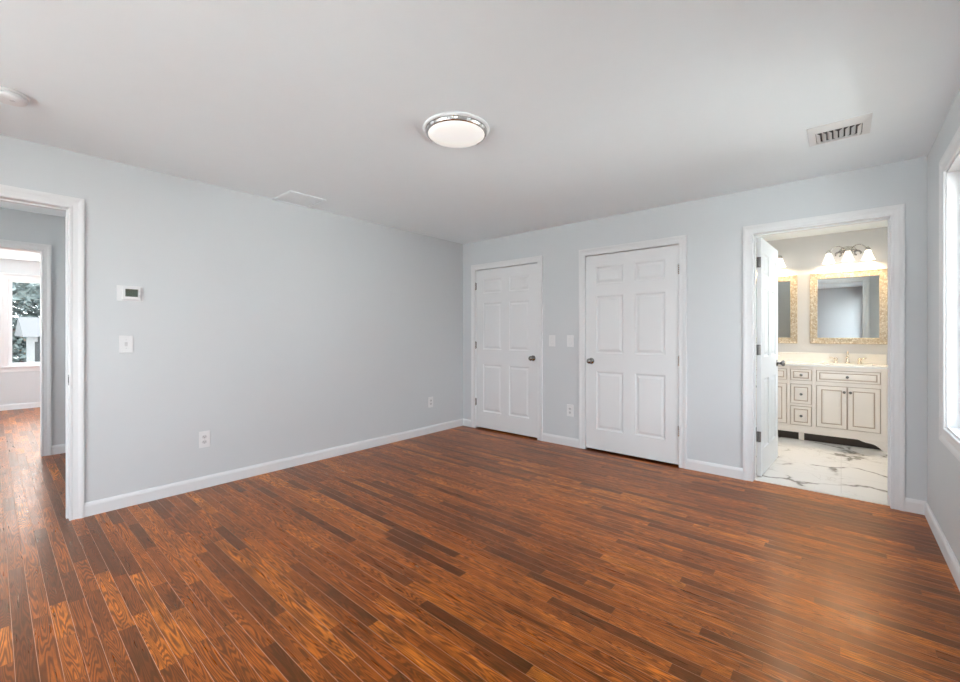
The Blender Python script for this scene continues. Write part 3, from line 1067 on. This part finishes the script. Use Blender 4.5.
def front(name, a, b, c, d, st, knob_at, par):
    bm = bmesh.new()
    e = 0.005
    grooved_face(bm, a + e, b - e, c + e, d - e, [(a + st, b - st, c + st, d - st)], 0.0, -1.0, VP_, groove=(1, 2, 3))
    o_ = [bm.verts.new(v) for v in ((a, 0.005, c), (b, 0.005, c), (b, 0.005, d), (a, 0.005, d))]
    i_ = [bm.verts.new(v) for v in ((a + e, 0.0, c + e), (b - e, 0.0, c + e), (b - e, 0.0, d - e), (a + e, 0.0, d - e))]
    for k in range(4):
        bm.faces.new((o_[k], o_[(k + 1) % 4], i_[(k + 1) % 4], i_[k])).material_index = 1
    for (p, q), (r, s) in (((a, c), (b, c)), ((b, c), (b, d)), ((b, d), (a, d)), ((a, d), (a, c))):
        f = bm.faces.new([bm.verts.new(v) for v in ((p, 0.005, q), (r, 0.005, s), (r, 0.019, s), (p, 0.019, q))])
        f.material_index = 1
    bm.faces.new([bm.verts.new(v) for v in ((a, 0.019, c), (b, 0.019, c), (b, 0.019, d), (a, 0.019, d))])
    o = obj(name, bm, [M['cream'], M['glaze']], par)
    for ku, kz in knob_at:
        bm = bmesh.new()
        lathe(bm, [(0.009, 0.0), (0.009, 0.002), (0.005, 0.004), (0.005, 0.014), (0.013, 0.019), (0.0145, 0.024), (0.011, 0.029), (0.003, 0.031)],
              18, 'Y', (ku, 0.0, kz))
        obj('knob', bm, M['dark_nickel'], o)
    return o


g = 0.0025
for z0, z1 in ((0.172, 0.398), (0.420, 0.652), (0.690, 0.824)):
    front('drawer', drw[0] + g, drw[1] - g, z0 + g, z1 - g, 0.032 if z1 - z0 > 0.15 else 0.024, [(0, (z0 + z1) / 2)], t)
for i, (a, b) in enumerate(secs):
    front('drawer_front', a + g, b - g, 0.690 + g, 0.824 - g, 0.024, [((a + b) / 2, 0.757)], t)
    mid = (a + b) / 2
    front('cabinet_door', a + g, mid - 0.0015, 0.178 + g, 0.652 - g, 0.042, [(mid - 0.026, 0.590)], t)
    front('cabinet_door', mid + 0.0015, b - g, 0.178 + g, 0.652 - g, 0.042, [(mid + 0.026, 0.590)], t)
# glaze line strips beside the stiles (turned pilasters at both ends and beside the drawers)
for u in (-0.694, 0.694, -0.119, 0.116):
    bm = bmesh.new()
    wdt = 0.017 if abs(u) > 0.3 else 0.009
    box(bm, u - wdt, u + wdt, -0.004, 0.0, 0.168, 0.852, 0.002)
    obj('pilaster', bm, M['cream'], t)
# bracket feet with an ogee cut, front pair and side pair
for s in (-1, 1):
    bm = bmesh.new()
    pts = [(HW + 0.006, 0.0), (HW + 0.006, 0.092), (HW - 0.235, 0.092)]
    curve = []
    for k in range(1, 14):
        q = k / 14
        u = HW - 0.235 + q * 0.195
        z = 0.092 - 0.088 * (q ** 1.7) - 0.010 * math.sin(q * 2 * PI)
        curve.append((u, max(0.0, z)))
    pts += curve + [(HW - 0.036, 0.0)]
    fa = [bm.verts.new((s * u, -0.010, z)) for u, z in pts]
    fb = [bm.verts.new((s * u, 0.014, z)) for u, z in pts]
    bm.faces.new(fa)
    bm.faces.new(fb)
    for i in range(len(pts)):
        bm.faces.new((fa[i], fa[(i + 1) % len(pts)], fb[(i + 1) % len(pts)], fb[i]))
    obj('foot', bm, M['cream'], t)
    bm = bmesh.new()
    box(bm, s * (HW - 0.045), s * (HW - 0.001), BY - VF - 0.06, BY - VF - 0.02, 0.0, 0.116)
    obj('foot', bm, M['cream'], t)
bm = bmesh.new()
box(bm, -0.025, 0.025, 0.030, 0.054, 0.0, 0.116, 0.003)
obj('foot', bm, M['cream'], t)

bm = bmesh.new()
box(bm, -HW + 0.03, HW - 0.03, 0.055, 0.070, 0.0, 0.116)  # dark sheet standing in for the shade under the vanity
obj('under_shade_sheet', bm, M['under_shade'], t)

# countertop with two sink cut-outs
t = thing('countertop', 'pale marble countertop with backsplash on the cream vanity', 'countertop', (VX, VF, 0.8615))
bm = slab_with_holes(-HW - 0.018, HW + 0.018, -0.018, BY - VF - 0.002, -0.026, 0.0, [(s * 0.407 - 0.21, s * 0.407 + 0.21, 0.09, 0.37) for s in (-1, 1)])
for v in bm.verts:              # lay the slab flat: (x, y, z) -> (x, z, -y)
    v.co = Vector((v.co.x, v.co.z, -v.co.y))
obj('counter_slab', bm, M['counter'], t)
bm = bmesh.new()
box(bm, -HW - 0.018, HW + 0.018, BY - VF - 0.024, BY - VF - 0.002, 0.026, 0.138, 0.003)
obj('backsplash', bm, M['counter'], t)

for s, lab, lab2 in ((1, 'white undermount sink right in the marble countertop', 'champagne metal faucet with two handles under the larger visible mirror'),
                     (-1, 'white undermount sink left in the marble countertop, behind the open door', 'champagne metal faucet with two handles behind the open door')):
    cx = VX + s * 0.407
    t = thing('sink', lab, 'sink', (cx, VF + 0.23, 0.860), 0, 'undermount sinks in the vanity top')
    bm = bmesh.new()
    rings = []
    for (hw, hd, z) in ((0.209, 0.139, 0.024), (0.209, 0.139, 0.0), (0.200, 0.130, -0.08), (0.165, 0.100, -0.125), (0.02, 0.02, -0.13)):
        rings.append([bm.verts.new((x, y, z)) for x, y in ((-hw, -hd), (hw, -hd), (hw, hd), (-hw, hd))])
    for a, b in zip(rings, rings[1:]):
        for k in range(4):
            bm.faces.new((a[k], a[(k + 1) % 4], b[(k + 1) % 4], b[k]))
    bm.faces.new(rings[-1])
    obj('basin', bm, M['ceramic'], t)
    bm = bmesh.new()
    lathe(bm, [(0.022, -0.1295), (0.022, -0.127), (0.015, -0.126)], 20)
    obj('drain', bm, M['faucet'], t)

    t = thing('faucet', lab2, 'faucet', (cx, VF + 0.425, 0.8885), 0, 'widespread faucets behind the sinks')
    bm = bmesh.new()
    lathe(bm, [(0.026, 0.0), (0.026, 0.006), (0.018, 0.012), (0.014, 0.03), (0.016, 0.045), (0.012, 0.055), (0.012, 0.075)], 24)
    pts = [(0, 0, 0.07), (0, -0.004, 0.100), (0, -0.022, 0.122), (0, -0.052, 0.128), (0, -0.085, 0.118), (0, -0.105, 0.098), (0, -0.110, 0.082)]
    tube(bm, pts, 0.0115, 14, r2=0.0095)
    lathe(bm, [(0.006, 0.12), (0.008, 0.130), (0.005, 0.142), (0.001, 0.145)], 14, 'Z', (0, -0.03, 0))
    obj('spout', bm, M['faucet'], t)
    for q in (-1, 1):
        bm = bmesh.new()
        lathe(bm, [(0.025, 0.0), (0.025, 0.006), (0.016, 0.012), (0.013, 0.032), (0.019, 0.042), (0.019, 0.052), (0.010, 0.062), (0.004, 0.068)], 24, 'Z', (q * 0.105, 0, 0))
        tube(bm, [(q * 0.105, 0, 0.050), (q * 0.130, -0.006, 0.056), (q * 0.165, -0.012, 0.066)], 0.0065, 10, r2=0.0045)
        obj('handle', bm, M['faucet'], t)

# mirrors
for cx, lab in ((0.055, 'square mirror in a wide beige mosaic frame above the right faucet'),
                (-0.762, 'beige mosaic framed mirror half hidden behind the open bathroom door')):
    t = thing('wall_mirror', lab, 'mirror', (cx, BY, 1.112), 0, 'mosaic framed mirrors over the vanity')
    bm = bmesh.new()
    W_, H_, fwid = 0.347, 0.856, 0.072
    sweep(bm, [(-W_ + fwid, fwid), (-W_ + fwid, H_ - fwid), (W_ - fwid, H_ - fwid), (W_ - fwid, fwid)],
          [(0, 0), (0, 0.014), (0.006, 0.020), (0.010, 0.019), (0.058, 0.024), (0.064, 0.028), (0.072, 0.027), (0.072, 0)], True)
    obj('mirror_frame', bm, M['frame'], t)
    bm = bmesh.new()
    box(bm, -W_ + fwid - 0.004, W_ - fwid + 0.004, -0.009, -0.004, fwid - 0.004, H_ - fwid + 0.004)
    obj('mirror_glass', bm, M['mirror'], t)

# vanity lights
for cx, lab in ((0.060, 'three-shade nickel wall light above the right mirror'),
                (-0.757, 'three-shade nickel wall light mostly hidden behind the open bathroom door')):
    t = thing('wall_light', lab, 'wall light', (cx, BY, 2.185), 0, 'nickel vanity lights above the mirrors')
    bm = bmesh.new()
    lathe(bm, [(0.062, 0.0), (0.062, 0.008), (0.050, 0.016), (0.020, 0.022)], 32, 'Y', (0, 0, 0.03), sx=1.25, sy=0.8)
    obj('back_plate', bm, M['nickel'], t)
    for s in (-1, 1):
        bm = bmesh.new()
        # arm: out of the plate, rising in an arc and coming down onto the outer shade
        pts = []
        for k in range(15):
            q = k / 14
            x = s * (0.02 + 0.152 * q)
            z = 0.03 + 0.062 * math.sin(PI * min(1, q * 1.02)) ** 0.8 - 0.025 * q
            y = -0.020 - 0.075 * min(1, q * 1.6)
            pts.append((x, y, z))
        tube(bm, pts, 0.006, 10)
        obj('arm', bm, M['nickel'], t)
        bm = bmesh.new()
        # S scroll with an eye, flanking the middle shade
        pts = []
        for k in range(19):
            q = k / 18
            a = -0.4 + q * 5.0
            rr = 0.034 * (1 - 0.45 * q)
            pts.append((s * (0.080 + rr * math.cos(a)), -0.070, -0.020 + rr * math.sin(a)))
        pts2 = [(s * 0.012, -0.050, 0.022), (s * 0.040, -0.062, 0.024), (s * 0.066, -0.069, 0.018)]
        tube(bm, pts2 + pts[6:], 0.0095, 10)
        tube(bm, pts[:8], 0.0100, 10)
        obj('scroll', bm, M['dark_nickel'], t)
    for x in (-0.172, 0.0, 0.172):
        zt = 0.012 if x else 0.018
        bm = bmesh.new()
        lathe(bm, [(0.006, zt + 0.030), (0.012, zt + 0.022), (0.024, zt + 0.004), (0.026, zt - 0.012), (0.022, zt - 0.013)], 24, 'Z', (x, -0.098, 0))
        if x == 0.0:
            tube(bm, [(0, -0.02, 0.03), (0, -0.06, 0.052), (0, -0.092, 0.054), (0, -0.098, 0.038)], 0.006, 10)
        obj('shade_holder', bm, M['nickel'], t)
        bm = bmesh.new()
        lathe(bm, [(0.023, zt - 0.010), (0.028, zt - 0.030), (0.036, zt - 0.060), (0.048, zt - 0.095), (0.060, zt - 0.122),
                   (0.056, zt - 0.122), (0.044, zt - 0.095), (0.032, zt - 0.060), (0.020, zt - 0.014)], 32, 'Z', (x, -0.098, 0))
        sh = obj('lamp_shade', bm, M['shade'], t)
        bm = bmesh.new()
        lathe(bm, [(0.010, zt - 0.018), (0.012, zt - 0.040), (0.026, zt - 0.066), (0.028, zt - 0.086), (0.020, zt - 0.108), (0.004, zt - 0.116)], 20, 'Z', (x, -0.098, 0))
        obj('bulb', bm, M['bulb'], sh)

# ================================================================== OUTSIDE
t = thing('house', 'neighbouring house with grey siding seen through the far window', 'house', (-21, 3.9, -3.1), 0, 'neighbouring houses')
bm = bmesh.new()
box(bm, -3, 3, -3.0, 4, 0, 4.25)
obj('house_walls', bm, M['siding'], t)
bm = bmesh.new()
prism = [(-3.35, -3.3, 4.25), (3.35, -3.3, 4.25), (3.35, 4.3, 4.25), (-3.35, 4.3, 4.25), (-3.35, 0.5, 5.6), (3.35, 0.5, 5.6)]
v = [bm.verts.new(p) for p in ((-3.35, -3.3, 4.25), (3.35, -3.3, 4.25), (3.35, 4.3, 4.25), (-3.35, 4.3, 4.25), (0, -3.3, 4.9), (0, 4.3, 4.9))]
for f in ((0, 1, 2, 3), (0, 1, 4), (2, 3, 5), (1, 2, 5, 4), (3, 0, 4, 5)):
    bm.faces.new([v[i] for i in f])
obj('roof', bm, M['roof'], t)
bm = bmesh.new()
box(bm, 3.0, 3.06, -3.0, 4.0, 4.10, 4.28)
box(bm, 3.0, 3.06, -3.06, -2.9, 0.0, 4.1)
obj('fascia', bm, M['railing'], t)
bm = bmesh.new()
vv = [(3.0, -4.2, 3.0), (3.0, 4.0, 3.9), (5.2, 4.0, 3.6), (5.2, -4.2, 2.7)]
a = [bm.verts.new(p) for p in vv]
b = [bm.verts.new((p[0], p[1], p[2] - 0.12)) for p in vv]
bm.faces.new(a)
bm.faces.new(b)
for i in range(4):
    bm.faces.new((a[i], a[(i + 1) % 4], b[(i + 1) % 4], b[i]))
for y in (-4.0, 3.8):
    box(bm, 4.95, 5.1, y, y + 0.15, 0, 2.8 if y < 0 else 3.6)
obj('porch_roof', bm, M['railing'], t)


t = copy_tree(t)  # unseen copy, added to block sky light at the right window
t.location = (10.5, -1.0, -3.1)
t['label'] = 'unseen house added to dim daylight at the right window'


def tree(loc, h, r, m, label, seed, n=2600, leaf=0.16):
    rd = random.Random(seed)
    t = thing('tree', label, 'tree', loc, 0, 'trees outside the far window')
    bm = bmesh.new()
    tube(bm, [(0, 0, 0), (0.05, 0.02, h * 0.35), (-0.04, 0.05, h * 0.7), (0, 0, h * 0.9)], 0.2, 10, r2=0.05)
    for k in range(9):
        a = rd.uniform(0, 2 * PI)
        z = h * rd.uniform(0.3, 0.75)
        q = r * rd.uniform(0.5, 0.85)
        tube(bm, [(0, 0, z), (q * 0.5 * math.cos(a), q * 0.5 * math.sin(a), z + 0.35), (q * math.cos(a), q * math.sin(a), z + 0.9)], 0.06, 6, r2=0.015)
    obj('trunk', bm, M['bark'], t)
    bm = bmesh.new()
    clumps = [(rd.gauss(0, 0.5) * r * 0.8, rd.gauss(0, 0.5) * r * 0.8, h * rd.uniform(0.25, 0.98)) for _ in range(46)]
    for _ in range(n):
        c = rd.choice(clumps)
        p = Vector(c) + Vector((rd.gauss(0, 1), rd.gauss(0, 1), rd.gauss(0, 0.8))) * r * 0.17
        d1 = Vector((rd.gauss(0, 1), rd.gauss(0, 1), rd.gauss(0, 0.6))).normalized()
        d2 = d1.cross(Vector((rd.gauss(0, 1), rd.gauss(0, 1), rd.gauss(0, 1)))).normalized()
        s = leaf * rd.uniform(0.6, 1.4)
        q = [p - d1 * s, p + d2 * s * 0.45, p + d1 * s, p - d2 * s * 0.45]
        bm.faces.new([bm.verts.new(c_) for c_ in q])
    obj('foliage', bm, m, t, keep=True)


tree((-33, 2.2, -3.1), 10.5, 4.2, M['leaf'], 'tall dark green tree beyond the neighbouring house', 1, 24000, 0.14)
tree((-36, -9.0, -3.1), 9.5, 4.0, M['leaf_pale'], 'paler broad tree left of the tall dark one', 2, 6000, 0.16)
tree((-14.6, -0.6, -3.1), 3.9, 1.0, M['leaf_pale'], 'small bushy tree in front of the house corner', 3, 2600, 0.07)
